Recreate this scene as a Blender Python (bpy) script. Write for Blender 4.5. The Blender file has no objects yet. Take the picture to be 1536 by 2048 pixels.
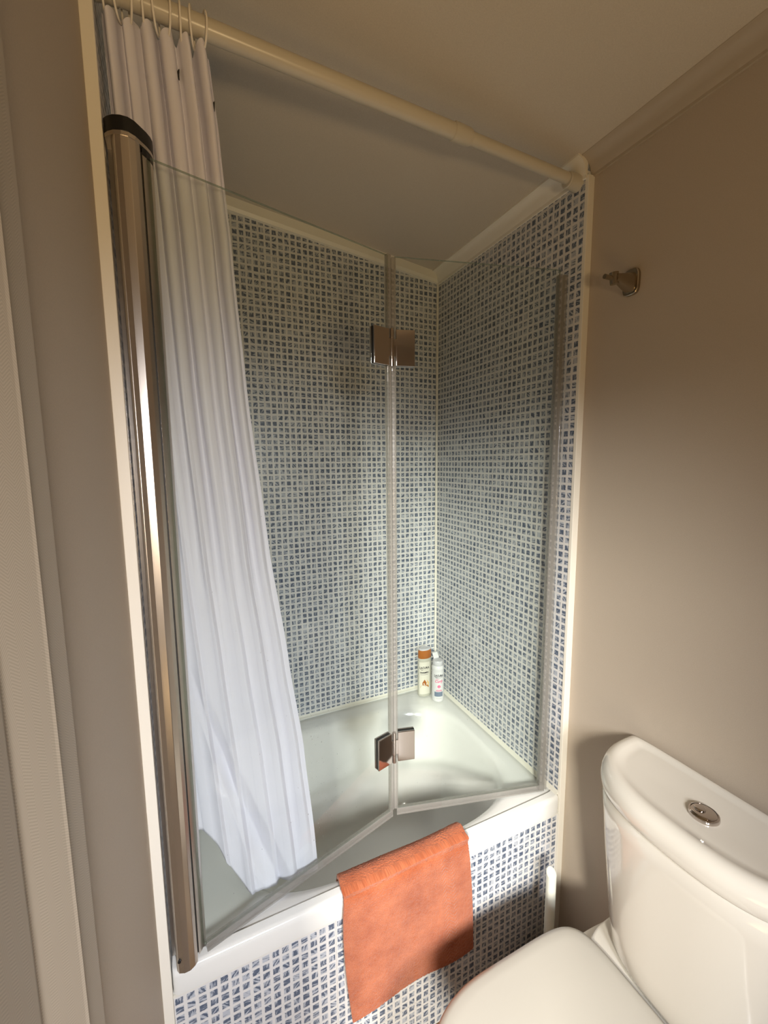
import bpy, bmesh, math, random
from mathutils import Vector, Matrix
random.seed(7)
S = bpy.context.scene
C = S.collection
Z0 = 0.5                      # bath rim height above the floor; all "rim" coordinates are lifted by it
W, B = 0.9776, 0.6624         # tiled recess: width, depth
pi = math.pi

# ------------------------------------------------------------------ camera
cam_d = bpy.data.cameras.new('camera'); cam = bpy.data.objects.new('camera', cam_d); C.objects.link(cam)
cx, cy, cz, yaw, pitch, roll, fpx = 0.0901, -0.7731, 0.9378, 0.42814, -0.12075, -0.00835, 833.63
fwd = Vector((math.sin(yaw)*math.cos(pitch), math.cos(yaw)*math.cos(pitch), math.sin(pitch)))
rgt = Vector((math.cos(yaw), -math.sin(yaw), 0)); up = rgt.cross(fwd)
r2 = math.cos(roll)*rgt + math.sin(roll)*up; u2 = -math.sin(roll)*rgt + math.cos(roll)*up
m = Matrix((r2, u2, -fwd)).transposed().to_4x4(); m.translation = Vector((cx, cy, cz + Z0))
cam.matrix_world = m
cam_d.sensor_fit = 'VERTICAL'; cam_d.sensor_height = 24.0; cam_d.lens = fpx/2048*24.0
cam_d.clip_start = 0.01
S.camera = cam

# ------------------------------------------------------------------ world, light, exposure
S.view_settings.view_transform = 'Standard'; S.view_settings.look = 'None'
S.view_settings.exposure = 0.42; S.view_settings.gamma = 1.0; S.view_settings.use_curve_mapping = False
wd = bpy.data.worlds.new('world'); S.world = wd; wd.use_nodes = True
bg = wd.node_tree.nodes['Background']; bg.inputs[0].default_value = (0.75, 0.68, 0.5, 1); bg.inputs[1].default_value = 0.03

def area(name, loc, aim, sx, sy, power, col, spread=180):
    l = bpy.data.lights.new(name, 'AREA'); l.shape = 'RECTANGLE'; l.size = sx; l.size_y = sy
    l.energy = power; l.color = col; l.spread = math.radians(spread)
    o = bpy.data.objects.new(name, l); C.objects.link(o); o.location = Vector(loc) + Vector((0, 0, Z0))
    o.rotation_euler = Vector(aim).to_track_quat('-Z', 'Y').to_euler(); return o
# daylight that comes in through the open doorway behind the camera: sky light falling in; added fills follow
area('doorway_daylight', (-1.40, -3.30, 2.15), (2.05, 3.1, -2.05), 0.55, 0.60, 26, (1.0, 0.95, 0.85), 60)
area('rear_cool_fill', (0.20, -1.70, 0.98), (0.04, 0.85, -0.50), 0.24, 0.42, 7.4, (0.94, 0.95, 1.0), 78)  # cool fill added before the rear wall to brighten the curtain
area('rear_warm_fill', (0.20, -1.70, 0.68), (-0.26, 0.85, 0.60), 0.24, 0.16, 3.0, (1.0, 0.70, 0.36), 110)  # warm upward fill added to lift the ceiling and curtain top
area('doorway_warm_fill', (-0.12, -1.10, 0.10), (0.30, 0.35, 1.0), 0.30, 0.50, 1.3, (1.0, 0.66, 0.30), 140)  # warm fill added low in the doorway for the upper surfaces

# ------------------------------------------------------------------ materials
def mat(name, col, rough=0.5, metal=0.0, spec=0.5, bump=None, var=None, coat=0.0, trans=0.0, sss=0.0, extra=None):
    m = bpy.data.materials.new(name); m.use_nodes = True; nt = m.node_tree; n = nt.nodes; l = nt.links
    b = n['Principled BSDF']; b.inputs['Base Color'].default_value = (*col, 1)
    b.inputs['Roughness'].default_value = rough; b.inputs['Metallic'].default_value = metal
    b.inputs['Specular IOR Level'].default_value = spec; b.inputs['Coat Weight'].default_value = coat
    b.inputs['Coat Roughness'].default_value = 0.05
    if sss: b.inputs['Subsurface Weight'].default_value = sss; b.inputs['Subsurface Radius'].default_value = (.01, .01, .01)
    tc = n.new('ShaderNodeTexCoord')
    if var:
        sc, amt = var; t = n.new('ShaderNodeTexNoise'); t.inputs['Scale'].default_value = sc; t.inputs['Detail'].default_value = 6
        l.new(tc.outputs['Object'], t.inputs['Vector'])
        r = n.new('ShaderNodeMapRange'); r.inputs[1].default_value = .3; r.inputs[2].default_value = .7; r.inputs[3].default_value = 1-amt; r.inputs[4].default_value = 1+amt
        l.new(t.outputs[0], r.inputs[0])
        v = n.new('ShaderNodeVectorMath'); v.operation = 'SCALE'; v.inputs[0].default_value = col; l.new(r.outputs[0], v.inputs['Scale'])
        l.new(v.outputs[0], b.inputs['Base Color'])
    if bump:
        sc, st, di = bump; t = n.new('ShaderNodeTexNoise'); t.inputs['Scale'].default_value = sc; t.inputs['Detail'].default_value = 4
        l.new(tc.outputs['Object'], t.inputs['Vector'])
        bp = n.new('ShaderNodeBump'); bp.inputs['Strength'].default_value = st; bp.inputs['Distance'].default_value = di
        l.new(t.outputs[0], bp.inputs['Height']); l.new(bp.outputs[0], b.inputs['Normal'])
    return m

M = {}
M['wall'] = mat('beige_wall_board', (.50, .425, .34), .62, spec=.3, bump=(900, .25, .0004), var=(700, .05))
M['ceil'] = mat('ceiling_board', (.60, .54, .45), .8, spec=.2, bump=(700, .3, .0005), var=(500, .05))
M['trim'] = mat('white_trim', (.82, .78, .69), .4)
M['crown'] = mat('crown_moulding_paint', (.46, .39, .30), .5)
M['floor'] = mat('wood_floor', (.17, .11, .06), .45, var=(9, .25))
M['china'] = mat('white_china', (.74, .70, .62), .12, coat=.6)
M['seat'] = mat('seat_plastic', (.52, .49, .43), .22)
M['bath'] = mat('bath_enamel', (.75, .75, .72), .13, coat=.4)
M['caulk'] = mat('sealant', (.72, .70, .62), .5)
M['alu'] = mat('satin_aluminium', (.62, .57, .52), .30, metal=1.0, bump=(1500, .12, .0002))
M['gap_shade'] = mat('painted_gap_shade', (.02, .018, .015), .6)  # dark colour standing in for shade inside gaps and holes
M['black'] = mat('black_plastic', (.006, .006, .007), .45)
M['chrome'] = mat('chrome', (.58, .53, .50), .06, metal=1.0)
M['steel'] = mat('brushed_nickel', (.40, .34, .26), .25, metal=1.0)
M['rod'] = mat('white_rod', (.56, .51, .41), .3)
M['ring'] = mat('ring_plastic', (.86, .80, .70), .4)
M['plastic_w'] = mat('white_plastic', (.66, .66, .66), .3)
M['brushpole'] = mat('brush_pole_plastic', (.68, .69, .60), .35)

def glass_mat(name, tint, gloss=0.05, ior=1.5, haze=0.0, hazecol=(.7, .7, .7)):
    m = bpy.data.materials.new(name); m.use_nodes = True; nt = m.node_tree; n = nt.nodes; l = nt.links
    for x in list(n):
        if x.type != 'OUTPUT_MATERIAL': n.remove(x)
    out = n['Material Output']
    t = n.new('ShaderNodeBsdfTransparent'); t.inputs[0].default_value = (*tint, 1)
    g = n.new('ShaderNodeBsdfGlossy'); g.inputs['Roughness'].default_value = .0
    f = n.new('ShaderNodeFresnel'); f.inputs[0].default_value = ior
    geo = n.new('ShaderNodeNewGeometry'); inv = n.new('ShaderNodeMath'); inv.operation = 'SUBTRACT'; inv.inputs[0].default_value = 1.0
    l.new(geo.outputs['Backfacing'], inv.inputs[1])
    mu = n.new('ShaderNodeMath'); mu.operation = 'MULTIPLY'; l.new(f.outputs[0], mu.inputs[0]); l.new(inv.outputs[0], mu.inputs[1])
    mx = n.new('ShaderNodeMixShader'); l.new(mu.outputs[0], mx.inputs[0]); l.new(t.outputs[0], mx.inputs[1]); l.new(g.outputs[0], mx.inputs[2])
    last = mx
    if haze:
        d = n.new('ShaderNodeBsdfPrincipled'); d.inputs['Base Color'].default_value = (*hazecol, 1); d.inputs['Roughness'].default_value = .25
        m2 = n.new('ShaderNodeMixShader'); m2.inputs[0].default_value = haze
        l.new(mx.outputs[0], m2.inputs[1]); l.new(d.outputs[0], m2.inputs[2]); last = m2
    l.new(last.outputs[0], out.inputs['Surface']); return m
M['glass'] = glass_mat('screen_glass', (.955, .975, .960))
M['glass_edge'] = glass_mat('glass_edge', (.55, .62, .55), haze=.35, hazecol=(.30, .34, .28))
M['seal'] = glass_mat('clear_seal', (.80, .80, .78), haze=.34, hazecol=(.42, .40, .37))
M['drop'] = glass_mat('water_drop', (.9, .9, .9), haze=.1)

def mosaic(name):
    m = bpy.data.materials.new(name); m.use_nodes = True; nt = m.node_tree; n = nt.nodes; l = nt.links
    b = n['Principled BSDF']
    def N(t, **k):
        x = n.new(t)
        for a, v in k.items(): setattr(x, a, v)
        return x
    def MT(op, a, bb=None, c=None):
        x = N('ShaderNodeMath', operation=op)
        for i, v in enumerate((a, bb, c)):
            if v is None: continue
            if isinstance(v, (int, float)): x.inputs[i].default_value = v
            else: l.new(v, x.inputs[i])
        return x.outputs[0]
    uv = N('ShaderNodeUVMap'); sep = N('ShaderNodeSeparateXYZ'); l.new(uv.outputs[0], sep.inputs[0])
    P = 0.0199
    U = MT('DIVIDE', sep.outputs[0], P); V = MT('DIVIDE', sep.outputs[1], P)
    # slightly wavy edges
    wn = N('ShaderNodeTexNoise'); wn.inputs['Scale'].default_value = 260; wn.inputs['Detail'].default_value = 2; l.new(uv.outputs[0], wn.inputs['Vector'])
    ws = N('ShaderNodeSeparateColor'); l.new(wn.outputs['Color'], ws.inputs[0])
    U2 = MT('MULTIPLY_ADD', MT('SUBTRACT', ws.outputs[0], .5), .11, U); V2 = MT('MULTIPLY_ADD', MT('SUBTRACT', ws.outputs[1], .5), .11, V)
    cu, cv = MT('FLOOR', U), MT('FLOOR', V)
    fu = MT('SUBTRACT', MT('SUBTRACT', U2, cu), .5); fv = MT('SUBTRACT', MT('SUBTRACT', V2, cv), .5)
    d = MT('MAXIMUM', MT('ABSOLUTE', fu), MT('ABSOLUTE', fv))
    mask = N('ShaderNodeMapRange', interpolation_type='SMOOTHSTEP'); l.new(d, mask.inputs[0])
    mask.inputs[1].default_value = .305; mask.inputs[2].default_value = .375; mask.inputs[3].default_value = 1; mask.inputs[4].default_value = 0
    cell = N('ShaderNodeCombineXYZ'); l.new(cu, cell.inputs[0]); l.new(cv, cell.inputs[1])
    rn = N('ShaderNodeTexWhiteNoise', noise_dimensions='2D'); l.new(cell.outputs[0], rn.inputs['Vector'])
    rc = N('ShaderNodeSeparateColor'); l.new(rn.outputs['Color'], rc.inputs[0])
    ang = MT('MULTIPLY', MT('FLOOR', MT('MULTIPLY', rc.outputs[0], 5.99)), pi/2)
    ang = MT('ADD', ang, MT('MULTIPLY', MT('GREATER_THAN', rc.outputs[0], .72), pi/4))
    ang = MT('MULTIPLY_ADD', MT('SUBTRACT', rc.outputs[2], .5), .45, ang)
    co, si = MT('COSINE', ang), MT('SINE', ang)
    s = MT('ADD', MT('MULTIPLY', fu, co), MT('MULTIPLY', fv, si)); t = MT('SUBTRACT', MT('MULTIPLY', fv, co), MT('MULTIPLY', fu, si))
    vec = N('ShaderNodeCombineXYZ'); l.new(MT('MULTIPLY', s, 4.6), vec.inputs[0]); l.new(MT('MULTIPLY', t, .95), vec.inputs[1]); l.new(MT('MULTIPLY', rn.outputs[0], 90), vec.inputs[2])
    st = N('ShaderNodeTexNoise'); st.inputs['Scale'].default_value = 1; st.inputs['Detail'].default_value = 3; st.inputs['Roughness'].default_value = .62; l.new(vec.outputs[0], st.inputs['Vector'])
    sr = N('ShaderNodeMapRange', interpolation_type='SMOOTHSTEP'); l.new(st.outputs[0], sr.inputs[0])
    l.new(MT('MULTIPLY_ADD', rc.outputs[1], .10, .40), sr.inputs[1]); l.new(MT('MULTIPLY_ADD', rc.outputs[1], .10, .53), sr.inputs[2])
    c1 = N('ShaderNodeMix', data_type='RGBA'); l.new(sr.outputs[0], c1.inputs[0])
    c1.inputs[6].default_value = (.090, .118, .175, 1); c1.inputs[7].default_value = (.47, .50, .55, 1)
    c2 = N('ShaderNodeMix', data_type='RGBA'); l.new(mask.outputs[0], c2.inputs[0]); c2.inputs[6].default_value = (.70, .69, .675, 1); l.new(c1.outputs[2], c2.inputs[7])
    # thin joints between the ceramic sheets the mosaic is printed on
    def joint(x, period, off):
        f = MT('FRACT', MT('DIVIDE', MT('ADD', x, off), period)); e = MT('ABSOLUTE', MT('SUBTRACT', f, .5)); return MT('GREATER_THAN', e, .5-.0010/period)
    j = MT('MAXIMUM', joint(sep.outputs[1], .398, .0), joint(sep.outputs[0], .3184, .0))
    c3 = N('ShaderNodeMix', data_type='RGBA'); l.new(MT('MULTIPLY', j, .55), c3.inputs[0]); l.new(c2.outputs[2], c3.inputs[6]); c3.inputs[7].default_value = (.50, .48, .44, 1)
    l.new(c3.outputs[2], b.inputs['Base Color'])
    b.inputs['Roughness'].default_value = .28; b.inputs['Specular IOR Level'].default_value = .4
    bp = N('ShaderNodeBump'); bp.inputs['Strength'].default_value = .25; bp.inputs['Distance'].default_value = .0006
    l.new(mask.outputs[0], bp.inputs['Height']); l.new(bp.outputs[0], b.inputs['Normal'])
    return m
M['mosaic'] = mosaic('mosaic_tile')

def herring(name):
    m = mat(name, (.52, .46, .38), .6, spec=.3); nt = m.node_tree; n = nt.nodes; l = nt.links; b = n['Principled BSDF']
    uv = n.new('ShaderNodeUVMap'); sep = n.new('ShaderNodeSeparateXYZ'); l.new(uv.outputs[0], sep.inputs[0])
    def MT(op, a, bb=None, c=None):
        x = n.new('ShaderNodeMath'); x.operation = op
        for i, v in enumerate((a, bb, c)):
            if v is None: continue
            if isinstance(v, (int, float)): x.inputs[i].default_value = v
            else: l.new(v, x.inputs[i])
        return x.outputs[0]
    tri = MT('PINGPONG', sep.outputs[0], .008)
    w = MT('SINE', MT('MULTIPLY', MT('ADD', MT('MULTIPLY', tri, .8), sep.outputs[1]), 2*pi/.0022))
    r = n.new('ShaderNodeMapRange'); l.new(w, r.inputs[0]); r.inputs[1].default_value = -1; r.inputs[2].default_value = 1; r.inputs[3].default_value = .90; r.inputs[4].default_value = 1.08
    v = n.new('ShaderNodeVectorMath'); v.operation = 'SCALE'; v.inputs[0].default_value = (.47, .41, .33); l.new(r.outputs[0], v.inputs['Scale'])
    l.new(v.outputs[0], b.inputs['Base Color']); return m
M['herring'] = herring('herringbone_foil')
M['leaf'] = mat('door_leaf_foil', (.36, .31, .26), .6, spec=.2, var=(600, .06))

def curtain_mat():
    m = bpy.data.materials.new('curtain_fabric'); m.use_nodes = True; nt = m.node_tree; n = nt.nodes; l = nt.links
    b = n['Principled BSDF']; b.inputs['Base Color'].default_value = (.87, .86, .96, 1); b.inputs['Roughness'].default_value = .42
    b.inputs['Specular IOR Level'].default_value = .35
    tr = n.new('ShaderNodeBsdfTranslucent'); tr.inputs[0].default_value = (.80, .80, .88, 1)
    mx = n.new('ShaderNodeMixShader'); mx.inputs[0].default_value = .18
    l.new(b.outputs[0], mx.inputs[1]); l.new(tr.outputs[0], mx.inputs[2]); l.new(mx.outputs[0], n['Material Output'].inputs['Surface'])
    return m
M['curtain'] = curtain_mat()

def towel_mat():
    m = bpy.data.materials.new('terry_cloth'); m.use_nodes = True; nt = m.node_tree; n = nt.nodes; l = nt.links
    b = n['Principled BSDF']; b.inputs['Roughness'].default_value = .95; b.inputs['Specular IOR Level'].default_value = .1
    b.inputs['Sheen Weight'].default_value = .25; b.inputs['Sheen Roughness'].default_value = .5
    uv = n.new('ShaderNodeUVMap'); sep = n.new('ShaderNodeSeparateXYZ'); l.new(uv.outputs[0], sep.inputs[0])
    def MT(op, a, bb=None, c=None):
        x = n.new('ShaderNodeMath'); x.operation = op
        for i, v in enumerate((a, bb, c)):
            if v is None: continue
            if isinstance(v, (int, float)): x.inputs[i].default_value = v
            else: l.new(v, x.inputs[i])
        return x.outputs[0]
    big = n.new('ShaderNodeTexNoise'); big.inputs['Scale'].default_value = 14; big.inputs['Detail'].default_value = 5; big.inputs['Roughness'].default_value = .65; l.new(uv.outputs[0], big.inputs['Vector'])
    fine = n.new('ShaderNodeTexNoise'); fine.inputs['Scale'].default_value = 520; fine.inputs['Detail'].default_value = 3; l.new(uv.outputs[0], fine.inputs['Vector'])
    # woven band with a raised zigzag
    band = MT('LESS_THAN', MT('ABSOLUTE', MT('SUBTRACT', sep.outputs[0], .262)), .017)
    zz = MT('SINE', MT('MULTIPLY', MT('ADD', sep.outputs[1], MT('MULTIPLY', MT('PINGPONG', sep.outputs[0], .017), 1.0)), 2*pi/.010))
    edge = MT('GREATER_THAN', MT('ABSOLUTE', MT('SUBTRACT', MT('ABSOLUTE', MT('SUBTRACT', sep.outputs[0], .262)), .020)), .0015)
    h = MT('ADD', MT('MULTIPLY', MT('MULTIPLY', band, zz), .22), MT('MULTIPLY', fine.outputs[0], 1.0))
    h = MT('ADD', h, MT('MULTIPLY', edge, .35))
    mx = n.new('ShaderNodeMix'); mx.data_type = 'RGBA'
    mr = n.new('ShaderNodeMapRange'); l.new(MT('MULTIPLY_ADD', fine.outputs[0], .55, MT('MULTIPLY', big.outputs[0], .75)), mr.inputs[0]); mr.inputs[1].default_value = .45; mr.inputs[2].default_value = .82
    l.new(mr.outputs[0], mx.inputs[0]); mx.inputs[6].default_value = (.28, .062, .022, 1); mx.inputs[7].default_value = (.50, .158, .072, 1)
    l.new(mx.outputs[2], b.inputs['Base Color'])
    bp = n.new('ShaderNodeBump'); bp.inputs['Strength'].default_value = .8; bp.inputs['Distance'].default_value = .0022
    l.new(h, bp.inputs['Height']); l.new(bp.outputs[0], b.inputs['Normal']); return m
M['towel'] = towel_mat()

# ------------------------------------------------------------------ helpers (all coordinates are "rim" coordinates)
def empty(name, loc):
    o = bpy.data.objects.new(name, None); C.objects.link(o); o.location = Vector(loc) + Vector((0, 0, Z0)); o.empty_display_size = .05
    return o
def tag(o, label, cat, group=None):
    o['label'] = label; o['category'] = cat
    if group: o['group'] = group
    return o
def obj(name, bm, material, parent=None, smooth=False, base=None, bevel=0, angle=40, uv=True, uvf=None):
    bmesh.ops.recalc_face_normals(bm, faces=bm.faces[:]) if smooth is not None else None
    if uv:
        L = bm.loops.layers.uv.verify()
        for f in bm.faces:
            nx, ny, nz = abs(f.normal.x), abs(f.normal.y), abs(f.normal.z)
            for lp in f.loops:
                c = lp.vert.co
                if uvf: lp[L].uv = uvf(c)
                elif nx >= ny and nx >= nz: lp[L].uv = (c.y, c.z)
                elif ny >= nz: lp[L].uv = (c.x, c.z)
                else: lp[L].uv = (c.x, c.y)
    org = Vector(base) + Vector((0, 0, Z0)) if base is not None else (parent_world(parent) if parent else Vector((0, 0, Z0)))
    shift = Vector((0, 0, Z0)) - org
    for v in bm.verts: v.co += shift
    me = bpy.data.meshes.new(name); bm.to_mesh(me); bm.free(); me.materials.append(material)
    if smooth:
        for p in me.polygons: p.use_smooth = True
    o = bpy.data.objects.new(name, me); C.objects.link(o)
    if parent: o.parent = parent; o.location = org - parent_world(parent)
    else: o.location = org
    if bevel:
        md = o.modifiers.new('bevel', 'BEVEL'); md.width = bevel; md.segments = 3; md.limit_method = 'ANGLE'; md.angle_limit = math.radians(angle)
        if smooth is False:
            for p in me.polygons: p.use_smooth = True
            o.modifiers.new('wn', 'WEIGHTED_NORMAL')
    elif smooth:
        try: me.set_sharp_from_angle(angle=math.radians(angle))
        except Exception: pass
    return o
def parent_world(p):
    v = Vector((0, 0, 0))
    while p: v += p.location; p = p.parent
    return v
def box(bm, x0, x1, y0, y1, z0, z1):
    vs = [bm.verts.new((x, y, z)) for x in (x0, x1) for y in (y0, y1) for z in (z0, z1)]
    for f in ((0, 1, 3, 2), (4, 6, 7, 5), (0, 4, 5, 1), (2, 3, 7, 6), (0, 2, 6, 4), (1, 5, 7, 3)): bm.faces.new([vs[i] for i in f])
    return bm
def B1(*a): return box(bmesh.new(), *a)
def loft(bm, rings, cap0=True, cap1=True, closed=True):
    R = [[bm.verts.new(p) for p in r] for r in rings]
    k = len(R[0])
    for a, b in zip(R, R[1:]):
        for i in range(k if closed else k-1):
            j = (i+1) % k; bm.faces.new((a[i], a[j], b[j], b[i]))
    if cap0: bm.faces.new(R[0])
    if cap1: bm.faces.new(R[-1])
    return bm
def extrude_poly(bm, pts, f0, f1):
    """pts 2D polygon; f0/f1 map a 2D point to 3D at both ends"""
    return loft(bm, [[f0(p) for p in pts], [f1(p) for p in pts]])
def tube(bm, path, r, seg=20, cap=True):
    rings = []; path = [Vector(p) for p in path]; rr = r if isinstance(r, (list, tuple)) else [r]*len(path)
    t0 = (path[1]-path[0]).normalized(); ref = Vector((0, 0, 1)) if abs(t0.z) < .9 else Vector((1, 0, 0))
    nrm = t0.cross(ref).normalized()
    for i, p in enumerate(path):
        t = (path[min(i+1, len(path)-1)] - path[max(i-1, 0)]).normalized()
        nrm = (nrm - t*nrm.dot(t)).normalized(); bn = t.cross(nrm)
        rings.append([p + rr[i]*(math.cos(2*pi*k/seg)*nrm + math.sin(2*pi*k/seg)*bn) for k in range(seg)])
    return loft(bm, rings, cap, cap)
def lathe(bm, c, prof, seg=48, sx=1, sy=1, cap=True):
    """prof list of (radius, z)"""
    return loft(bm, [[(c[0]+r*sx*math.cos(2*pi*k/seg), c[1]+r*sy*math.sin(2*pi*k/seg), c[2]+z) for k in range(seg)] for r, z in prof], cap, cap)
def torus(bm, c, R, r, u, v, seg=36, s2=8):
    """torus in the plane of unit vectors u, v"""
    c, u, v = Vector(c), Vector(u).normalized(), Vector(v).normalized(); w = u.cross(v)
    rings = [[c + (R + r*math.cos(2*pi*j/s2))*(math.cos(2*pi*i/seg)*u + math.sin(2*pi*i/seg)*v) + r*math.sin(2*pi*j/s2)*w for j in range(s2)] for i in range(seg)]
    R_ = [[bm.verts.new(p) for p in q] for q in rings]
    for i in range(seg):
        a, b = R_[i], R_[(i+1) % seg]
        for j in range(s2): bm.faces.new((a[j], a[(j+1) % s2], b[(j+1) % s2], b[j]))
    return bm
def struct(name, bm, m, **k):
    o = obj(name, bm, m, **k); o['kind'] = 'structure'; return o
def sgnpow(v, p): return math.copysign(abs(v)**p, v)

# ------------------------------------------------------------------ the room
FL = -Z0
def ceil_z(x): return 1.642 - .1245*(x-.957)
YR = -1.75                                   # rear wall
WLX, WRX = -.016, W+.018                     # beige walls stand a little back from the tiled panels
def quadbox(bm, xs, ys, zf0, zf1):
    vs = [bm.verts.new((x, y, zf(x))) for x in xs for y in ys for zf in (zf0, zf1)]
    for f in ((0, 1, 3, 2), (4, 6, 7, 5), (0, 4, 5, 1), (2, 3, 7, 6), (0, 2, 6, 4), (1, 5, 7, 3)): bm.faces.new([vs[i] for i in f])
    return bm
struct('floor', B1(-.6, WRX+.1, YR-.1, B+.1, FL-.05, FL), M['floor'])
struct('ceiling', quadbox(bmesh.new(), (-.12, WRX+.1), (YR-.1, B+.1), ceil_z, lambda x: ceil_z(x)+.05), M['ceil'])
struct('wall_back', quadbox(bmesh.new(), (-.1, WRX+.1), (B, B+.1), lambda x: FL, lambda x: ceil_z(x)), M['mosaic'])
# right wall: tiled panel beside the bath, beige board in front of it
struct('wall_right', B1(W, W+.1, 0, B, FL, 1.635), M['mosaic'])
struct('wall_right_front', B1(WRX, WRX+.082, YR, 0, FL, 1.637), M['wall'])
struct('wall_left', quadbox(bmesh.new(), (-.1, 0), (0, B), lambda x: FL, ceil_z), M['mosaic'])
DY0, DY1, DZ = -.66, -1.62, 1.45
bmw = bmesh.new()
quadbox(bmw, (-.1, WLX), (-.42, 0), lambda x: FL, ceil_z)
quadbox(bmw, (-.1, WLX), (YR, DY1), lambda x: FL, ceil_z)
quadbox(bmw, (-.1, WLX), (DY1, -.42), lambda x: DZ, ceil_z)
struct('wall_left_front', bmw, M['wall'])
struct('wall_rear', quadbox(bmesh.new(), (-.1, WRX+.082), (YR-.08, YR), lambda x: FL, ceil_z), M['wall'])
# trims
struct('trim_1', B1(WLX-.0005, .0008, -.006, .004, FL, ceil_z(0)-.002), M['trim'], bevel=.0015)          # left vertical edge strip
struct('trim_2', B1(W-.0015, WRX+.002, -.006, .004, FL, 1.605), M['trim'], bevel=.0015)                   # right vertical edge strip
def crown_pts(h, d): # (out from wall, down from top)
    pts = [(0, 0), (d, 0), (d, -.004)]
    for i in range(1, 8):
        a = i/8*pi/2; pts.append((d-(d-.006)*math.sin(a)*.9, -.004-(h-.012)*(1-math.cos(a))*1.0))
    pts += [(.005, -(h-.006)), (.005, -h), (0, -h)]
    return pts
cp = crown_pts(.034, .032)
struct('trim_3', extrude_poly(bmesh.new(), cp, lambda p: (W-p[0], -.001, 1.6445+p[1]*1.38), lambda p: (W-p[0], B, 1.6445+p[1]*1.38)), M['trim'], smooth=True, angle=25)
cp = crown_pts(.043, .040)
struct('trim_4', extrude_poly(bmesh.new(), cp, lambda p: (WRX-p[0], YR, 1.645+p[1]), lambda p: (WRX-p[0], -.001, 1.645+p[1])), M['crown'], smooth=True, angle=25)
# thin quarter round between ceiling and the back wall; follows the sloping ceiling
q = [(0, .004), (.014, .004), (.0125, -.024), (.008, -.034), (0, -.036)]
struct('trim_5', extrude_poly(bmesh.new(), q, lambda p: (0, B-p[0], ceil_z(0)+p[1]-.002), lambda p: (W, B-p[0], ceil_z(W)+p[1]-.002)), M['trim'])
# corner bead between back and right tiled walls
struct('trim_6', B1(W-.007, W, B-.008, B, -.01, 1.605), M['trim'], bevel=.002)
# door casing on the left wall, just before the doorway (a herringbone foil); last face tilted to keep it darker
cas = [(-.010, -.385), (-.0065, -.392), (-.0060, -.4375), (-.0035, -.4405), (-.0045, -.444), (-.0125, -.490), (-.0105, -.497), (-.0035, -.60), (-.034, -.602), (-.034, -.385)]
struct('trim_7', extrude_poly(bmesh.new(), cas, lambda p: (p[0], p[1], FL), lambda p: (p[0], p[1], DZ+.05)), M['herring'])
struct('door_1', B1(-.10, -.028, -.66, -.45, FL, DZ), M['leaf'])  # flat leaf put in here to keep this strip out of the light
struct('trim_8', B1(-.12, -.006, DY1-.05, DY1, FL, DZ+.05), M['herring'])
struct('trim_9', B1(-.12, -.006, DY1, -.505, DZ, DZ+.05), M['herring'])

# added frame round the rear fill lamps; the wall behind is solid
bm = bmesh.new()
for q in ((.02, .06, .52, 1.28), (.34, .38, .52, 1.28), (.06, .34, .52, .56), (.06, .34, 1.24, 1.28)):
    box(bm, q[0], q[1], YR-.001, YR+.018, q[2], q[3])
struct('added_frame_1', bm, M['trim'], bevel=.003)

# ------------------------------------------------------------------ bath
ba = empty('bathtub', (W/2, B/2, -Z0))
tag(ba, 'white bathtub set between the mosaic walls, its inside curved and partly in shade', 'bathtub')
bm = bmesh.new(); NS = 192
X0, X1, Y0, Y1 = .001, W-.001, -.006, B-.001
def rect_pt(a, x0, x1, y0, y1, e):
    cxm, cym = (x0+x1)/2, (y0+y1)/2; hx, hy = (x1-x0)/2, (y1-y0)/2
    c, s = math.cos(a), math.sin(a)
    return cxm + hx*sgnpow(c, 2/e), cym + hy*sgnpow(s, 2/e)
def ring(x0, x1, y0, y1, e, z):
    return [(*rect_pt(2*pi*i/NS, x0, x1, y0, y1, e), z) for i in range(NS)]
rings = [
    ring(X0, X1, Y0, Y1, 90, -.050), ring(X0, X1, Y0, Y1, 90, -.012),
    ring(X0, X1, Y0+.002, Y1, 90, -.005), ring(X0, X1, Y0+.006, Y1, 90, -.001), ring(X0+.001, X1-.001, Y0+.010, Y1-.001, 90, 0.0),
    ring(X0+.003, X1-.003, .0175, Y1-.003, 60, .0005), ring(X0+.004, X1-.004, .0185, Y1-.004, 60, -.0050), ring(X0+.005, X1-.005, .0205, Y1-.005, 60, -.0045),
    ring(.050, .930, .0235, .628, 7, -.0035),
    ring(.085, .925, .0265, .600, 4.2, -.005),
    ring(.108, .920, .034, .588, 3.6, -.009),
    ring(.122, .912, .041, .580, 3.4, -.020), ring(.130, .905, .047, .573, 3.3, -.045),
    ring(.142, .890, .056, .562, 3.2, -.12), ring(.158, .865, .068, .548, 3.1, -.22), ring(.175, .835, .080, .535, 3.0, -.31),
    ring(.200, .800, .100, .515, 2.9, -.355), ring(.250, .740, .145, .470, 2.7, -.380), ring(.40, .58, .26, .36, 2.2, -.386)]
loft(bm, rings, False, True)
obj('basin', bm, M['bath'], ba, smooth=True, angle=60)
obj('side_panel', B1(.001, W-.001, .0, .012, FL+.001, -.046), M['mosaic'], ba)
bm = bmesh.new(); box(bm, .001, W-.001, -.0045, .001, -.0535, -.0475); obj('sealant', bm, M['caulk'], ba)
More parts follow.
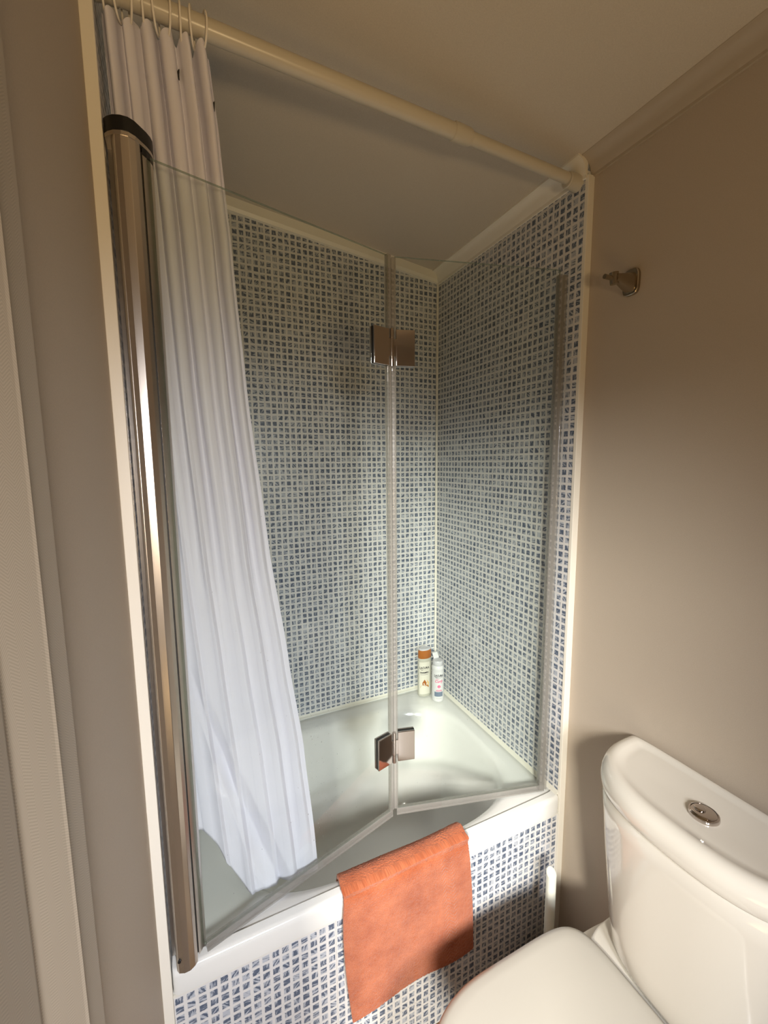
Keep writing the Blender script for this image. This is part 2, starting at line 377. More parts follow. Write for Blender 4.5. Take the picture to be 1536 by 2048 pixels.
# sealant bead round the three walls
bm = bmesh.new()
q = [(0, 0), (.009, 0), (.003, .004), (0, .010)]
extrude_poly(bm, q, lambda p: (.0, B-p[0], p[1]+.0002), lambda p: (W, B-p[0], p[1]+.0002))
extrude_poly(bm, q, lambda p: (W-p[0], .002, p[1]+.0002), lambda p: (W-p[0], B, p[1]+.0002))
obj('wall_sealant', bm, M['caulk'], ba)
bm = bmesh.new(); lathe(bm, (.28, .31, -.381), [(.03, 0), (.03, .004), (.022, .0055), (.004, .006)], 32)
obj('drain', bm, M['chrome'], ba, smooth=True)

# ------------------------------------------------------------------ shower rail, curtain
RY, RZ = .027, 1.625
def rz(x): return 1.628 - .025*x
rr = empty('shower_rail', (.5, RY, RZ)); tag(rr, 'white telescopic rail running under the ceiling from wall to wall', 'shower rail')
bm = bmesh.new(); tube(bm, [(.002, RY, rz(0)), (.645, RY, rz(.645))], .0148, 28); obj('thick_tube', bm, M['rod'], rr, smooth=True)
bm = bmesh.new(); tube(bm, [(.635, RY, rz(.635)), (W-.01, RY, rz(W))], .0122, 28); obj('thin_tube', bm, M['rod'], rr, smooth=True)
bm = bmesh.new(); tube(bm, [(x_, RY, rz(x_)) for x_ in (.618, .620, .655, .662)], [.0155, .0172, .0165, .0145], 28); obj('collar', bm, M['rod'], rr, smooth=True, angle=30)
bm = bmesh.new(); tube(bm, [(x_, RY, rz(W)-.003) for x_ in (W-.036, W-.034, W-.008, W-.0005)], [.0155, .0175, .0175, .019], 28); obj('end_cap', bm, M['rod'], rr, smooth=True, angle=30)
bm = bmesh.new(); tube(bm, [(.0005, RY, rz(0)), (.008, RY, rz(0)), (.03, RY, rz(0))], [.019, .0175, .017], 28); obj('end_cap', bm, M['rod'], rr, smooth=True, angle=30)

cu = empty('shower_curtain', (.15, .08, 0)); tag(cu, 'white pleated shower curtain bunched at the left end of the rail, hanging inside the bath', 'shower curtain')
NU, NV = 260, 190
def lerp_tab(tab, v):
    for (a, x), (b, y) in zip(tab, tab[1:]):
        if v <= b: t = (v-a)/(b-a); t = t*t*(3-2*t)*.3+t*.7; return x+(y-x)*t
    return tab[-1][1]
ZT, XR = 1.600, [(-.2, .31), (0, .306), (.05, .303), (.29, .287), (.5, .262), (.756, .232), (1.1, .200), (1.333, .184), (1.5, .168), (1.58, .158), (1.62, .151)]
def curt(u, v):
    zb = .006 - .050*max(0, u-.5) + .004*math.sin(9*u)
    if u < .45: t_ = (.45-u)/.45; zb += .175*t_*t_*(3-2*t_)
    # v 0 top, 1 bottom
    top = ZT + .012*abs(math.cos(pi*6.5*u)) - .008
    z = top + (zb-top)*v
    xr = lerp_tab(XR, z); xl = .003 + .052*v*v
    wfold = 1 - v
    fade = max(0.0, 1-v*1.7)                       # the tight pleats relax into long soft folds
    x = xl + (xr-xl)*(u + .022*math.sin(2*pi*6.5*u + 1.5)*(.15+.85*fade))
    yc = lerp_tab([(-.2, .078), (0, .082), (.3, .108), (.8, .112), (1.2, .098), (1.38, .082), (1.5, .055), (1.6, .034)], z)
    yc += .030*u*(1-abs(2*v-1))
    f = math.sin(2*pi*6.5*u + 1.0*math.sin(5*u+.5)); f = sgnpow(f, .7)*(1+.35*math.sin(17*u))
    y = yc + (.0105*fade**.6 + .0014)*f
    # soft folds fanning out from the gathered top: each a ridge with one sharp side
    for u0, du, wd_, hh, v0 in ((.13, .02, .10, .010, .30), (.30, .03, .10, .013, .22), (.46, .06, .12, .012, .35), (.63, .05, .12, .014, .20), (.80, .04, .12, .010, .28), (.93, .01, .10, .012, .25)):
        uc = u0 + du*v; q_ = (u-uc)/wd_
        k_ = min(1, max(0, (v-v0)*3.0))*min(1.0, 1.25-.25*v)
        if -1 < q_ < 1: y -= hh*k_*((1+q_)*.5)**1.2*(1 if q_ < .72 else max(0, (1-q_)/.28))
    y += .0016*math.sin(2*pi*4.3*u+5*v)*v
    # a diagonal fold gathered at the lower left
    dgl = (u - (.10+.55*(v-.72)/.28)) if v > .72 else 9
    if abs(dgl) < .12: y += .016*(1-abs(dgl)/.12)*min(1, (v-.72)*8)
    # never through the glass
    yg = .010 + (x-.063)*(.1285/.464) if x > .063 else .010
    if z < 1.43: e_ = y-yg-.012; y = yg+.012 + .5*(e_+math.sqrt(e_*e_+.00012))
    return Vector((x, y, z))
bm = bmesh.new(); g = [[bm.verts.new(curt(i/(NU-1), j/(NV-1))) for i in range(NU)] for j in range(NV)]
for j in range(NV-1):
    for i in range(NU-1): bm.faces.new((g[j][i], g[j+1][i], g[j+1][i+1], g[j][i+1]))
clo = obj('cloth', bm, M['curtain'], cu, smooth=True, angle=180)
sd = clo.modifiers.new('thick', 'SOLIDIFY'); sd.thickness = .0006
# doubled hem band along the top
bm = bmesh.new(); K = 6
g = []
for j in range(K+1):
    row = []
    for i in range(NU):
        u = i/(NU-1); v = j/K*.036; p = curt(u, v); p.y -= .0016; row.append(bm.verts.new(p))
    g.append(row)
for j in range(K):
    for i in range(NU-1): bm.faces.new((g[j][i], g[j+1][i], g[j+1][i+1], g[j][i+1]))
obj('top_hem', bm, M['curtain'], cu, smooth=True, angle=180)
# rings, then the eyelets: solid slivers coloured as the shade in a hole
nr = 9
for k in range(nr):
    u = (.04 + k/(nr-1)*.94); p = curt(u, .010)
    rx = min(.012 + k*.0168, .150)
    R_ = .024
    c = Vector((rx, RY, RZ-.0065))
    bm = bmesh.new(); torus(bm, c, R_, .0015, (.18*math.sin(k*2.1), 1, 0), (0, 0, 1)); r_ = obj('curtain_ring', bm, M['ring'], smooth=True, base=(rx, RY, RZ))
    tag(r_, 'thin white curtain ring on the rail, ' + ('nearest the left wall', 'second from the left wall', 'third from the left wall', 'fourth from the left wall', 'middle one of the nine', 'fourth from the open end of the curtain', 'third from the open end of the curtain', 'second from the open end of the curtain', 'last at the open end of the curtain')[k], 'curtain ring', 'rings along the top of the shower curtain')
for u, z in ((.64, 1.555), (.965, 1.535)):
    bm = bmesh.new(); v = (ZT-z)/(ZT+.03); p = curt(u, v)
    tube(bm, [(p.x+.002, p.y-.0035, p.z+.008), (p.x-.0005, p.y-.0045, p.z), (p.x+.001, p.y-.0035, p.z-.008)], [.0006, .0024, .0008], 12); obj('eyelet', bm, M['gap_shade'], cu, smooth=True)

# ------------------------------------------------------------------ bath screen
GA, GB, GC = Vector((.058, .0085, 0)), Vector((.527, .1385, 0)), Vector((.9504, .0313, 0)); GH = 1.40
scn = empty('bath_screen', (.03, .01, 0)); tag(scn, 'folding two-panel glass bath screen with a satin metal wall profile and chrome hinges', 'shower screen')
def slab(bm, a, b, t, z0, z1, off=0.0):
    d = (b-a).normalized(); nn = Vector((-d.y, d.x, 0))
    pts = [a+nn*(off-t/2), b+nn*(off-t/2), b+nn*(off+t/2), a+nn*(off+t/2)]
    return loft(bm, [[(p.x, p.y, z0) for p in pts], [(p.x, p.y, z1) for p in pts]])
d1 = (GB-GA).normalized(); d2 = (GC-GB).normalized()
def pane(a, b, name='glass_pane'):
    o = obj(name, slab(bmesh.new(), a, b, .006, .018, GH), M['glass'], scn)
    o.data.materials.append(M['glass_edge'])
    for p in o.data.polygons:
        if abs(p.normal.z) > .9 or p.area < .012: p.material_index = 1
    return o
pane(GA, GB-d1*.009); pane(GB+d2*.009, GC-d2*.012)
# seals: bottom strips, hinge seals, end seal
bm = bmesh.new(); slab(bm, GA+d1*.004, GB-d1*.006, .011, .004, .020); slab(bm, GA+d1*.004, GB-d1*.006, .004, .0008, .006, -.004); obj('bottom_seal', bm, M['seal'], scn, bevel=.001)
bm = bmesh.new(); slab(bm, GB+d2*.008, GC, .011, .004, .020); slab(bm, GB+d2*.008, GC, .004, .0008, .006, -.004); obj('bottom_seal', bm, M['seal'], scn, bevel=.001)
bm = bmesh.new(); slab(bm, GB-d1*.014, GB-d1*.001, .010, .018, GH+.002); obj('hinge_seal', bm, M['seal'], scn, bevel=.002)
bm = bmesh.new(); slab(bm, GB+d2*.001, GB+d2*.012, .009, .018, GH-.002); obj('hinge_seal', bm, M['seal'], scn, bevel=.002)
bm = bmesh.new(); slab(bm, GC-d2*.016, GC, .012, .006, GH-.012); tube(bm, [(GC.x+d2.x*.003, GC.y+d2.y*.003, .006), (GC.x+d2.x*.003, GC.y+d2.y*.003, GH-.012)], .0062, 12); slab(bm, GC-d2*.0165, GC-d2*.0155, .014, .006, GH-.012)
obj('end_seal', bm, M['seal'], scn, smooth=True, angle=35)
# wall profile: a bowed satin extrusion, a dark strip painting the slot's shade and the narrow glass holder
prof = [(.0100, .0), (.0110, -.0065), (.015, -.0125), (.024, -.0160), (.0335, -.0160), (.0415, -.0115), (.0465, -.0055), (.0470, .030), (.0015, .032), (.0015, .024), (.0100, .023)]
obj('wall_profile', extrude_poly(bmesh.new(), prof, lambda p: (*p, .003), lambda p: (*p, 1.410)), M['alu'], scn, bevel=.0007, smooth=False, angle=12)
p2 = [(.0488, -.0010), (.0540, .0050), (.0585, .0125), (.0615, .0200), (.0615, .0300), (.0488, .0300)]
obj('glass_holder', extrude_poly(bmesh.new(), p2, lambda p: (*p, .010), lambda p: (*p, 1.398)), M['alu'], scn, bevel=.0007, smooth=False, angle=12)
obj('slot', B1(.0460, .0500, .004, .028, .010, 1.404), M['gap_shade'], scn)
ridge = bmesh.new(); box(ridge, .0232, .0242, -.0166, -.0150, .004, 1.408); box(ridge, .0150, .0158, -.0132, -.0115, .004, 1.408)
obj('profile_ridge', ridge, M['alu'], scn)
capo = [(x*1.02+.0003, y*1.04-.0008) for x, y in [(.0015, .0), (.006, -.006), (.014, -.0125)] + prof[3:7]] + [(.0560, .0040), (.0605, .0120), (.0630, .0205), (.0630, .0330), (.0012, .0330)]
obj('end_cap', extrude_poly(bmesh.new(), capo, lambda p: (*p, 1.413), lambda p: (*p, 1.434)), M['black'], scn, bevel=.0015)
obj('cap_band', extrude_poly(bmesh.new(), capo, lambda p: (p[0]*.99, p[1]+.0004, 1.4080), lambda p: (p[0]*.99, p[1]+.0004, 1.4135)), M['alu'], scn)
obj('holder_cap', extrude_poly(bmesh.new(), p2, lambda p: (p[0]*1.004, p[1]-.0004, 1.3975), lambda p: (p[0]*1.004, p[1]-.0004, 1.4082)), M['black'], scn)
bm = bmesh.new(); tube(bm, [(.0165, -.0155, .030), (.0168, -.0125, .030)], .0028, 16); obj('screw_hole', bm, M['black'], scn, smooth=True)  # the hole's shade drawn as a solid black plug
def hinge(zc_):
    h = None
    for sgn, d, nm in ((-1, d1, 'plate'), (1, d2, 'plate')):
        nn = Vector((-d.y, d.x, 0))
        a, b = (GB-d*.056, GB-d*.011) if sgn < 0 else (GB+d*.011, GB+d*.056)
        if h is None:
            bm = bmesh.new(); tube(bm, [(GB.x-.001, GB.y-.008, zc_-.042), (GB.x-.001, GB.y-.008, zc_+.042)], .0052, 20)
            for zz in (-.022, .022): tube(bm, [(GB.x-.001, GB.y-.008, zc_+zz-.0006), (GB.x-.001, GB.y-.008, zc_+zz+.0006)], .0056, 20)
            h = obj('hinge', bm, M['chrome'], scn, smooth=True, angle=30)
        bm = bmesh.new(); slab(bm, a, b, .005, zc_-.041, zc_+.041, -.0062); obj('plate', bm, M['chrome'], h, bevel=.0012)
        bm = bmesh.new(); slab(bm, a, b, .005, zc_-.041, zc_+.041, .0062); obj('back_plate', bm, M['chrome'], h, bevel=.0012)
        bm = bmesh.new(); slab(bm, a+d*.001, b, .0076, zc_-.0405, zc_+.0405, 0); obj('gasket', bm, M['black'], h)
        bm = bmesh.new(); slab(bm, GB+d*sgn*.002 if sgn > 0 else GB-d*.013, GB+d*.013 if sgn > 0 else GB-d*.002, .004, zc_-.020, zc_+.020, -.0065); obj('knuckle', bm, M['chrome'], h, bevel=.0008)
hinge(1.199); hinge(.199)

# tiny water drops clinging to the lower part of the first glass panel, and a few on the second
rg = random.Random(5); bm = bmesh.new()
def drop_at(bm, base, d, s, z, r, l):
    nn = Vector((-d.y, d.x, 0)); c0 = base + d*s - nn*.0034
    rings_ = []
    for a_ in (-.8, -.4, .1, .6, .95):
        k_ = math.sqrt(max(0, 1-a_*a_)); rings_.append([c0 + d*(r*k_*math.cos(t_*pi/4)) - nn*(r*.6*k_*(1+math.sin(t_*pi/4))*.5) + Vector((0, 0, z+a_*l)) for t_ in range(8)])
    loft(bm, rings_)
for k in range(70):
    drop_at(bm, GA, d1, rg.gauss(.265, .018), rg.uniform(.02, .42), rg.uniform(.0004, .0010), rg.uniform(.0006, .0022))
for k in range(40):
    drop_at(bm, GA, d1, rg.uniform(.03, .44), rg.uniform(.03, 1.0), rg.uniform(.0004, .0008), rg.uniform(.0005, .0014))
for k in range(30):
    drop_at(bm, GB, d2, rg.uniform(.03, .40), rg.uniform(.03, .8), rg.uniform(.0004, .0008), rg.uniform(.0005, .0014))
wdp = obj('water_drops', bm, M['drop'], scn, smooth=True, angle=180); wdp['kind'] = 'stuff'

# ------------------------------------------------------------------ bottles
def text_on(name, body, size, c, R, z, mat_, parent, ang0, sx=1.0, bold=0, italic=0.0, off=.0009):
    cu_ = bpy.data.curves.new(name, 'FONT'); cu_.body = body; cu_.size = size; cu_.align_x = 'CENTER'; cu_.resolution_u = 3; cu_.offset = bold; cu_.shear = italic
    to = bpy.data.objects.new('t', cu_); C.objects.link(to); dg = bpy.context.evaluated_depsgraph_get()
    me = bpy.data.meshes.new_from_object(to.evaluated_get(dg)); bpy.data.objects.remove(to)
    bm = bmesh.new(); bm.from_mesh(me); bpy.data.meshes.remove(me)
    bmesh.ops.triangulate(bm, faces=bm.faces[:])
    for v in bm.verts: v.co = wrap(c, R, ang0, v.co.x*sx, z+v.co.y, off)
    return obj(name, bm, mat_, parent, smooth=None)
def wrap(c, R, ang0, s, z, off):
    """R = (rx, ry): a position s metres round an elliptic bottle from the direction ang0"""
    rx, ry = R; a = ang0 + s/max((rx+ry)/2, 1e-4)
    return Vector((c[0]+(rx+off)*math.cos(a), c[1]+(ry+off)*math.sin(a), c[2]+z))
def patch(name, c, R, ang0, s0, s1, z0, z1, mat_, parent, off=.0003, shape=None, n=12):
    bm = bmesh.new()
    if shape:
        vs = [bm.verts.new(wrap(c, R, ang0, s, z, off)) for s, z in shape]; bm.faces.new(vs)
    else:
        g = [[bm.verts.new(wrap(c, R, ang0, s0+(s1-s0)*i/n, z, off)) for i in range(n+1)] for z in (z0, z1)]
        for i in range(n): bm.faces.new((g[0][i], g[0][i+1], g[1][i+1], g[1][i]))
    return obj(name, bm, mat_, parent, smooth=None)
M['label_cream'] = mat('label_cream', (.66, .64, .55), .4); M['ink'] = mat('ink_black', (.02, .02, .03), .4)
M['pink'] = mat('ink_pink', (.72, .10, .25), .4); M['slate'] = mat('ink_slate', (.16, .20, .27), .4)
M['amber'] = mat('amber_cap', (.36, .12, .025), .25); M['amber2'] = mat('argan_brown', (.42, .17, .03), .4); M['amber3'] = mat('argan_gold', (.75, .45, .12), .4)
M['pearl'] = mat('pearl_body', (.48, .47, .40), .25, sss=.2); M['capgrey'] = mat('cap_grey', (.55, .55, .57), .3)
M['rust'] = mat('ink_rust', (.35, .10, .05), .4); M['greyink'] = mat('ink_grey', (.35, .33, .32), .5)
# shampoo with amber cap, standing in the corner
c = (.893, .606, .0005); R = (.030, .0195)
sh = empty('shampoo_bottle', c); tag(sh, 'cream shampoo bottle with an amber cap, taller one in the back corner of the bath', 'bottle')
bm = bmesh.new(); prof_ = [(.90, 0), (.98, .003), (1, .010), (1.0, .03), (.985, .08), (1.0, .13), (.97, .150), (.92, .158), (.90, .160)]
loft(bm, [[(c[0]+R[0]*r*math.cos(2*pi*k/56), c[1]+R[1]*r*math.sin(2*pi*k/56), c[2]+z) for k in range(56)] for r, z in prof_]); obj('body', bm, M['pearl'], sh, smooth=True, angle=50)
bm = bmesh.new(); prof_ = [(.93, .159), (.97, .161), (.96, .172), (.93, .188), (.86, .193)]
loft(bm, [[(c[0]+R[0]*r*math.cos(2*pi*k/56), c[1]+R[1]*r*math.sin(2*pi*k/56), c[2]+z) for k in range(56)] for r, z in prof_]); cap_ = obj('cap', bm, M['amber'], sh, smooth=True, angle=50)
bm = bmesh.new(); prof_ = [(.87, .1925), (.85, .1965), (.70, .1985), (.68, .1975)]
loft(bm, [[(c[0]+R[0]*r*math.cos(2*pi*k/56), c[1]+R[1]*r*math.sin(2*pi*k/56), c[2]+z) for k in range(56)] for r, z in prof_]); obj('lid', bm, M['capgrey'], cap_, smooth=True, angle=50)
a0 = -2.08; c_ = c
pl = patch('label', c_, R, a0, -.017, .024, .012, .146, M['label_cream'], sh)
text_on('lettering', 'LACURA', .0115, c_, R, .119, M['ink'], sh, a0+.10, .8, .0004)
patch('logo_swoosh', c_, R, a0, 0, 0, 0, 0, M['ink'], sh, .0006, shape=[(-.013+.0325*i/10, .1165-.002*math.sin(pi*i/10)) for i in range(11)]+[(.0195-.0325*i/10, .1158-.0045*math.sin(pi*i/10)) for i in range(11)])
text_on('lettering', 'CHAMPU', .0085, c_, R, .100, M['ink'], sh, a0+.10, .9, .0005)
patch('text_rule', c_, R, a0, -.012, .018, .0935, .0955, M['greyink'], sh, .0006)
patch('argan_picture', c_, R, a0, 0, 0, 0, 0, M['amber3'], sh, .0005, shape=[(-.013, .038), (.019, .038), (.019, .060), (.012, .071), (.004, .078), (-.005, .070), (-.012, .058)])
patch('argan_picture', c_, R, a0, 0, 0, 0, 0, M['amber2'], sh, .0007, shape=[(-.013, .038), (.019, .038), (.019, .046), (.012, .052), (.006, .047), (-.002, .052), (-.010, .046)])
patch('argan_picture', c_, R, a0, 0, 0, 0, 0, M['amber'], sh, .0009, shape=[(-.003, .050), (.009, .050), (.011, .060), (.004, .074), (-.004, .060)])
# slim white bottle in front of it
c = (.921, .551, .0005); R = (.0240, .0240)
wb = empty('conditioner_bottle', c); tag(wb, 'slim white bottle with pink lettering in front of the amber-capped one', 'bottle')
bm = bmesh.new(); lathe(bm, c, [(.019, 0), (.0225, .002), (.024, .008), (.024, .120), (.0235, .131), (.0245, .133), (.0235, .139), (.021, .146), (.0205, .147)], 48); obj('body', bm, M['plastic_w'], wb, smooth=True, angle=50)
bm = bmesh.new(); lathe(bm, c, [(.0195, .1465), (.0205, .148), (.0200, .163), (.0185, .166), (.0120, .1665)], 48); cap_ = obj('cap', bm, M['capgrey'], wb, smooth=True, angle=50)
bm = bmesh.new(); loft(bm, [[(c[0]+.002+.012*sgnpow(math.cos(2*pi*k/32), .5), c[1]+.0165+.003*sgnpow(math.sin(2*pi*k/32), .5)+t*.01, c[2]+z) for k in range(32)] for z, t in ((.163, 0), (.170, 0), (.183, 1), (.185, 1))])
obj('flip_lid', bm, M['plastic_w'], cap_, smooth=True, angle=50)
a0 = -2.08
text_on('lettering', 'LACURA', .0110, c, R, .1075, M['ink'], wb, a0+.12, .85, .0004)
patch('logo_swoosh', c, R, a0, 0, 0, 0, 0, M['ink'], wb, .0006, shape=[(-.014+.034*i/10, .105-.002*math.sin(pi*i/10)+.0015*i/10) for i in range(11)]+[(.020-.034*i/10, .104-.0045*math.sin(pi*i/10)+.0015*(1-i/10)) for i in range(11)])
text_on('lettering', 'Curly', .016, c, R, .083, M['pink'], wb, a0+.10, .85, .0003, .35)
patch('text_rule', c, R, a0, -.010, .006, .0965, .0975, M['pink'], wb, .0006)
patch('pink_disc', c, R, a0, 0, 0, 0, 0, M['pink'], wb, .0005, shape=[(.004+.006*math.cos(2*pi*k/24), .0665+.006*math.sin(2*pi*k/24)) for k in range(24)])
text_on('lettering', '1', .009, c, R, .0634, M['plastic_w'], wb, a0+.165, 1, .0003, 0, .0010)
patch('text_rule', c, R, a0, -.006, .014, .0520, .0532, M['pink'], wb, .0006)
patch('text_rule', c, R, a0, -.008, .016, .0478, .0500, M['pink'], wb, .0006)
patch('slate_panel', c, R, a0, -.014, .020, .0255, .0445, M['slate'], wb, .0006)
patch('text_rule', c, R, a0, -.006, .014, .0165, .0178, M['greyink'], wb, .0006)

# ------------------------------------------------------------------ towel over the rim
tw = []
prof_t = [(.066, -.100), (.061, -.060), (.054, -.028), (.045, -.006), (.033, .0065), (.020, .0125), (.006, .0120), (-.006, .0080), (-.0135, -.001), (-.0165, -.014), (-.0170, -.04), (-.0165, -.09), (-.0160, -.15), (-.0165, -.22), (-.0170, -.270), (-.018, -.305)]
def prof_at(t):
    s = t*(len(prof_t)-1); i = min(int(s), len(prof_t)-2); f = s-i
    P0, P1, P2_, P3 = prof_t[max(i-1, 0)], prof_t[i], prof_t[i+1], prof_t[min(i+2, len(prof_t)-1)]
    return [.5*((2*P1[k]) + (-P0[k]+P2_[k])*f + (2*P0[k]-5*P1[k]+4*P2_[k]-P3[k])*f*f + (-P0[k]+3*P1[k]-3*P2_[k]+P3[k])*f**3) for k in (0, 1)]
bm = bmesh.new(); NU, NV = 220, 300; L = bm.loops.layers.uv.verify()
rows = []
acc = 0; pv = None; uvv = []
for j in range(NV):
    t = j/(NV-1); y, z = prof_at(t)
    if pv: acc += math.hypot(y-pv[0], z-pv[1])
    pv = (y, z); uvv.append(acc)
    row = []
    for i in range(NU):
        s = i/(NU-1); hang = max(0, -z)
        x = .333 + .325*s + .016*hang/.3*(1 if s > .5 else .5) + .0025*math.sin(14*t+3*s) + .004*math.sin(7*t)*(1-s)
        yy = y - .0045*hang/.3*math.sin(2*pi*1.3*s+.6) * (1 if y < 0 else -1) - .001*math.sin(9*s+5*t)
        zz = z + .002*math.sin(5*s+9*t)*(1 if t < .5 else 0) + (.004*math.sin(2*pi*1.1*s) + .010*(s-.5))*max(0, (t-.8)/.2)
        if y < 0: yy = min(yy, -.0125)
        row.append(bm.verts.new((x, yy, zz)))
    rows.append(row)
for j in range(NV-1):
    for i in range(NU-1):
        f = bm.faces.new((rows[j][i], rows[j+1][i], rows[j+1][i+1], rows[j][i+1]))
        for lp, (a, b) in zip(f.loops, ((i, j), (i, j+1), (i+1, j+1), (i+1, j))): lp[L].uv = (.325*a/(NU-1), uvv[b])
to = obj('towel', bm, M['towel'], smooth=True, angle=180, uv=False, base=(.5, 0, 0))
tag(to, 'orange terry towel draped over the front rim of the bathtub', 'towel')
sd = to.modifiers.new('thick', 'SOLIDIFY'); sd.thickness = .0075; sd.offset = 0
tx = bpy.data.textures.new('pile', 'CLOUDS'); tx.noise_scale = .0032
dm = to.modifiers.new('pile', 'DISPLACE'); dm.texture = tx; dm.strength = .0026; dm.mid_level = .5; dm.texture_coords = 'LOCAL'

# ------------------------------------------------------------------ toilet
TC = -.388
tl = empty('toilet', (.72, TC, -Z0)); tag(tl, 'white close-coupled toilet with its lid down, beside the bath against the beige wall', 'toilet')
def tank_ring(xb, xf, hy, z, e=3.2, k=96):
    """flat back at xb, bowed front reaching xf, half width hy"""
    out = []
    for i in range(k):
        a = 2*pi*i/k; c, s = math.cos(a), math.sin(a)
        y = TC + hy*sgnpow(s, 2/e if c < 0 else 2/6)
        if c >= 0: x = xb - .02 + .02*sgnpow(c, 2/6)
        else: x = xb - .02 - (xb-.02-xf)*abs(c)**(2/e)
        out.append((x, y, z))
    return out
XB = WRX-.008
bm = bmesh.new()
tk = [(.842, .140, -.101), (.835, .150, -.100), (.828, .156, -.096), (.824, .161, -.085), (.818, .168, -.03), (.811, .178, .06), (.805, .186, .14), (.801, .191, .21), (.799, .193, .252), (.803, .189, .2565)]
loft(bm, [tank_ring(XB, xf, hy, z, 2.8) for xf, hy, z in tk]); tank = obj('cistern', bm, M['china'], tl, smooth=True, angle=50)
bm = bmesh.new()
lk = [(.799, .193, .2600), (.7930, .199, .2608), (.7900, .2015, .266), (.7895, .202, .280), (.7915, .200, .292), (.797, .196, .301), (.806, .188, .3065), (.815, .180, .3075), (.824, .172, .3050), (.832, .165, .3010), (.845, .155, .2990)]
rs = []
for n_, (xf, hy, z) in enumerate(lk):
    inset = max(0, n_-5)*.0085; rs.append(tank_ring(XB+.004-inset*.55, xf, hy, z, 2.6))
loft(bm, rs); lid = obj('cistern_lid', bm, M['china'], tl, smooth=True, angle=60)
bc = (.893, -.392, .2985)
bm = bmesh.new(); lathe(bm, bc, [(.0235, -.001), (.0240, .003), (.0230, .0065), (.0205, .0078), (.0200, .0062)], 48); fb = obj('flush_plate', bm, M['chrome'], lid, smooth=True, angle=40)
bm = bmesh.new(); lathe(bm, (bc[0], bc[1], bc[2]), [(.0192, .004), (.0192, .0075), (.0170, .0090), (.005, .0094)], 48); obj('flush_button', bm, M['chrome'], lid, smooth=True, angle=40)
bm = bmesh.new(); lathe(bm, (bc[0]-.001, bc[1]+.0065, bc[2]+.0080), [(.0092, 0), (.0090, .0035), (.0075, .0048), (.002, .0050)], 32); obj('flush_button', bm, M['chrome'], lid, smooth=True, angle=40)
# seat and lid: a D with a rounded front
def seat_ring(xf, xb, hy, z, k=120, ef=2.5, eb=7):
    xm = .585; out = []
    for i in range(k):
        a = 2*pi*i/k; c, s = math.cos(a), math.sin(a)
        if c < 0: x = xm - (xm-xf)*abs(c)**(2/ef); y = sgnpow(s, 2/ef)*hy
        else: x = xm + (xb-xm)*c**(2/eb); y = sgnpow(s, 2/eb)*hy
        out.append((x, TC+y, z))
    return out
def d_loft(levels, **k): return loft(bmesh.new(), [seat_ring(*l_, **k) for l_ in levels])
LB = .826; lz = -.0885
obj('seat_lid', d_loft([(.382, LB-.010, .190, lz-.022), (.374, LB-.003, .198, lz-.0205), (.370, LB, .202, lz-.016), (.3705, LB-.0005, .2015, lz-.011), (.375, LB-.004, .197, lz-.005), (.384, LB-.011, .188, lz-.0015), (.402, LB-.026, .172, lz), (.46, .76, .10, lz+.0012), (.56, .62, .02, lz+.0015)]), M['seat'], tl, smooth=True, angle=60)
obj('seat', d_loft([(.384, LB-.012, .188, lz-.040), (.376, LB-.006, .196, lz-.037), (.376, LB-.006, .196, lz-.026), (.382, LB-.010, .190, lz-.0235)]), M['seat'], tl, smooth=True, angle=50)
bm = bmesh.new()
bl = [(.395, .990, .182, lz-.0415), (.388, .992, .186, lz-.048), (.390, .992, .185, lz-.075), (.415, .990, .165, lz-.14), (.47, .98, .125, lz-.22), (.52, .96, .105, lz-.32), (.50, .955, .112, -Z0+.03), (.49, .955, .118, -Z0+.001)]
loft(bm, [seat_ring(xf, xb, hy, z) for xf, xb, hy, z in bl]); obj('bowl', bm, M['china'], tl, smooth=True, angle=60)
bm = bmesh.new()
loft(bm, [tank_ring(XB, xf, hy, z, 5) for xf, hy, z in [(.800, .160, lz-.050), (.795, .168, lz-.045), (.795, .168, lz-.022), (.798, .166, lz-.0175), (.803, .162, lz-.016)]]); obj('rear_shelf', bm, M['china'], tl, smooth=True, angle=50)

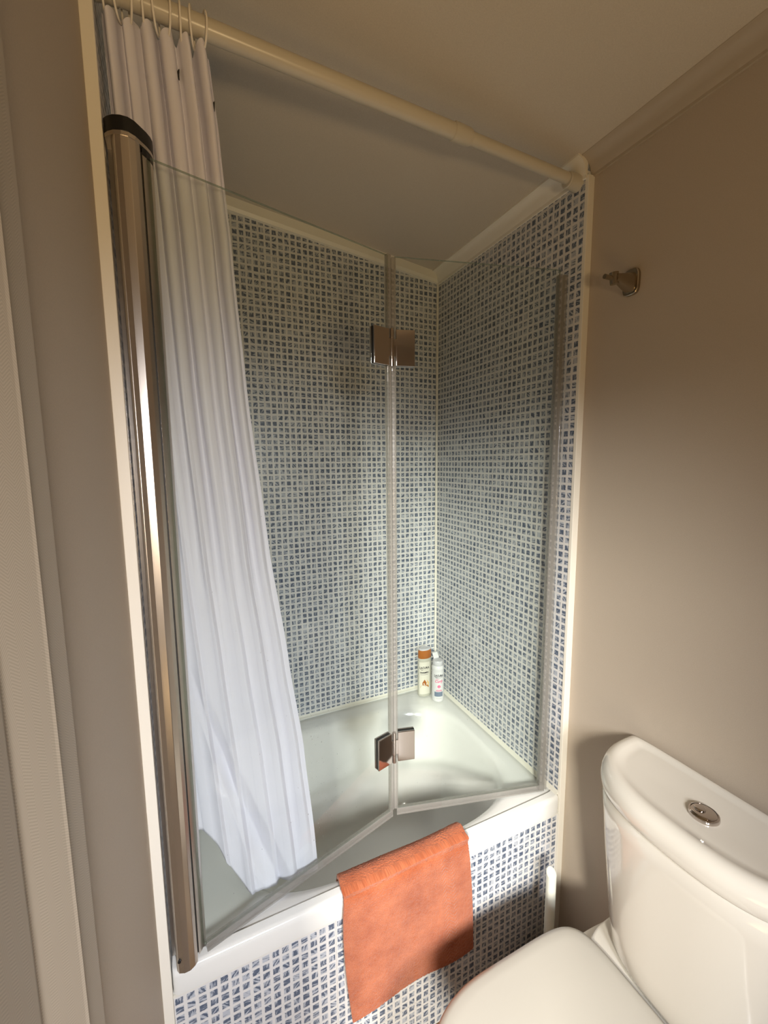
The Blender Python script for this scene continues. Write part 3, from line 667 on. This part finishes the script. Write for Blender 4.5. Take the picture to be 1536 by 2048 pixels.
# ------------------------------------------------------------------ toilet brush
px, py, pz = .873, -.080, -.118
tb = empty('toilet_brush', (px, py, -Z0)); tag(tb, 'white toilet brush upright behind the toilet, its round pole end in view', 'toilet brush')
bm = bmesh.new(); rr_ = .0126; k = 28
low = [(px+rr_*math.cos(2*pi*i/k), py+rr_*math.sin(2*pi*i/k)) for i in range(k)]
def slope(x, y): return pz + .50*(y-py) + .20*(x-px)
loft(bm, [[(x, y, FL+.09) for x, y in low], [(x, y, slope(x, y)-.0020) for x, y in low], [(px+(x-px)*.86, py+(y-py)*.86, slope(px+(x-px)*.86, py+(y-py)*.86)) for x, y in low]])
obj('handle', bm, M['brushpole'], tb, smooth=True, angle=35)
bm = bmesh.new(); lathe(bm, (px, py, FL), [(.040, .001), (.043, .004), (.046, .10), (.044, .118), (.014, .122), (.0125, .13)], 40); obj('holder', bm, M['plastic_w'], tb, smooth=True, angle=40)

# ------------------------------------------------------------------ robe hook
hk = empty('robe_hook', (WRX, -.105, 1.321)); tag(hk, 'small brushed metal robe hook screwed to the beige wall above the toilet', 'hook')
hx, hy_, hz = WRX, -.118, 1.324
bm = bmesh.new(); sh_ = [(hy_+.0185*sgnpow(math.cos(a), .55), hz+.0275*sgnpow(math.sin(a), .55)) for a in [2*pi*i/48 for i in range(48)]]
loft(bm, [[(hx-.0005, y, z) for y, z in sh_], [(hx-.007, y, z) for y, z in sh_], [(hx-.0085, hy_+(y-hy_)*.93, hz+(z-hz)*.95) for y, z in sh_]]); obj('wall_plate', bm, M['steel'], hk, smooth=True, angle=40)
bm = bmesh.new()
def hr(x, ry_, rz_, dy=0, dz=0): return [(x, hy_+dy+ry_*sgnpow(math.cos(2*pi*i/32), .6), hz+dz+rz_*sgnpow(math.sin(2*pi*i/32), .6)) for i in range(32)]
loft(bm, [hr(hx-.007, .014, .021, 0, -.002), hr(hx-.025, .0115, .016, 0, -.001), hr(hx-.045, .0085, .010, 0, .001), hr(hx-.056, .0075, .0075, 0, .002)]); obj('arm', bm, M['steel'], hk, smooth=True, angle=40)
bm = bmesh.new(); tube(bm, [(hx-.053, hy_+.004, hz-.010), (hx-.056, hy_+.004, hz+.013)], [.0085, .0095], 24); obj('knob', bm, M['steel'], hk, smooth=True, angle=40)
bm = bmesh.new(); tube(bm, [(hx-.055, hy_+.004, hz+.001), (hx-.084, hy_+.004, hz+.001)], .0048, 20); obj('peg', bm, M['steel'], hk, smooth=True, angle=40)
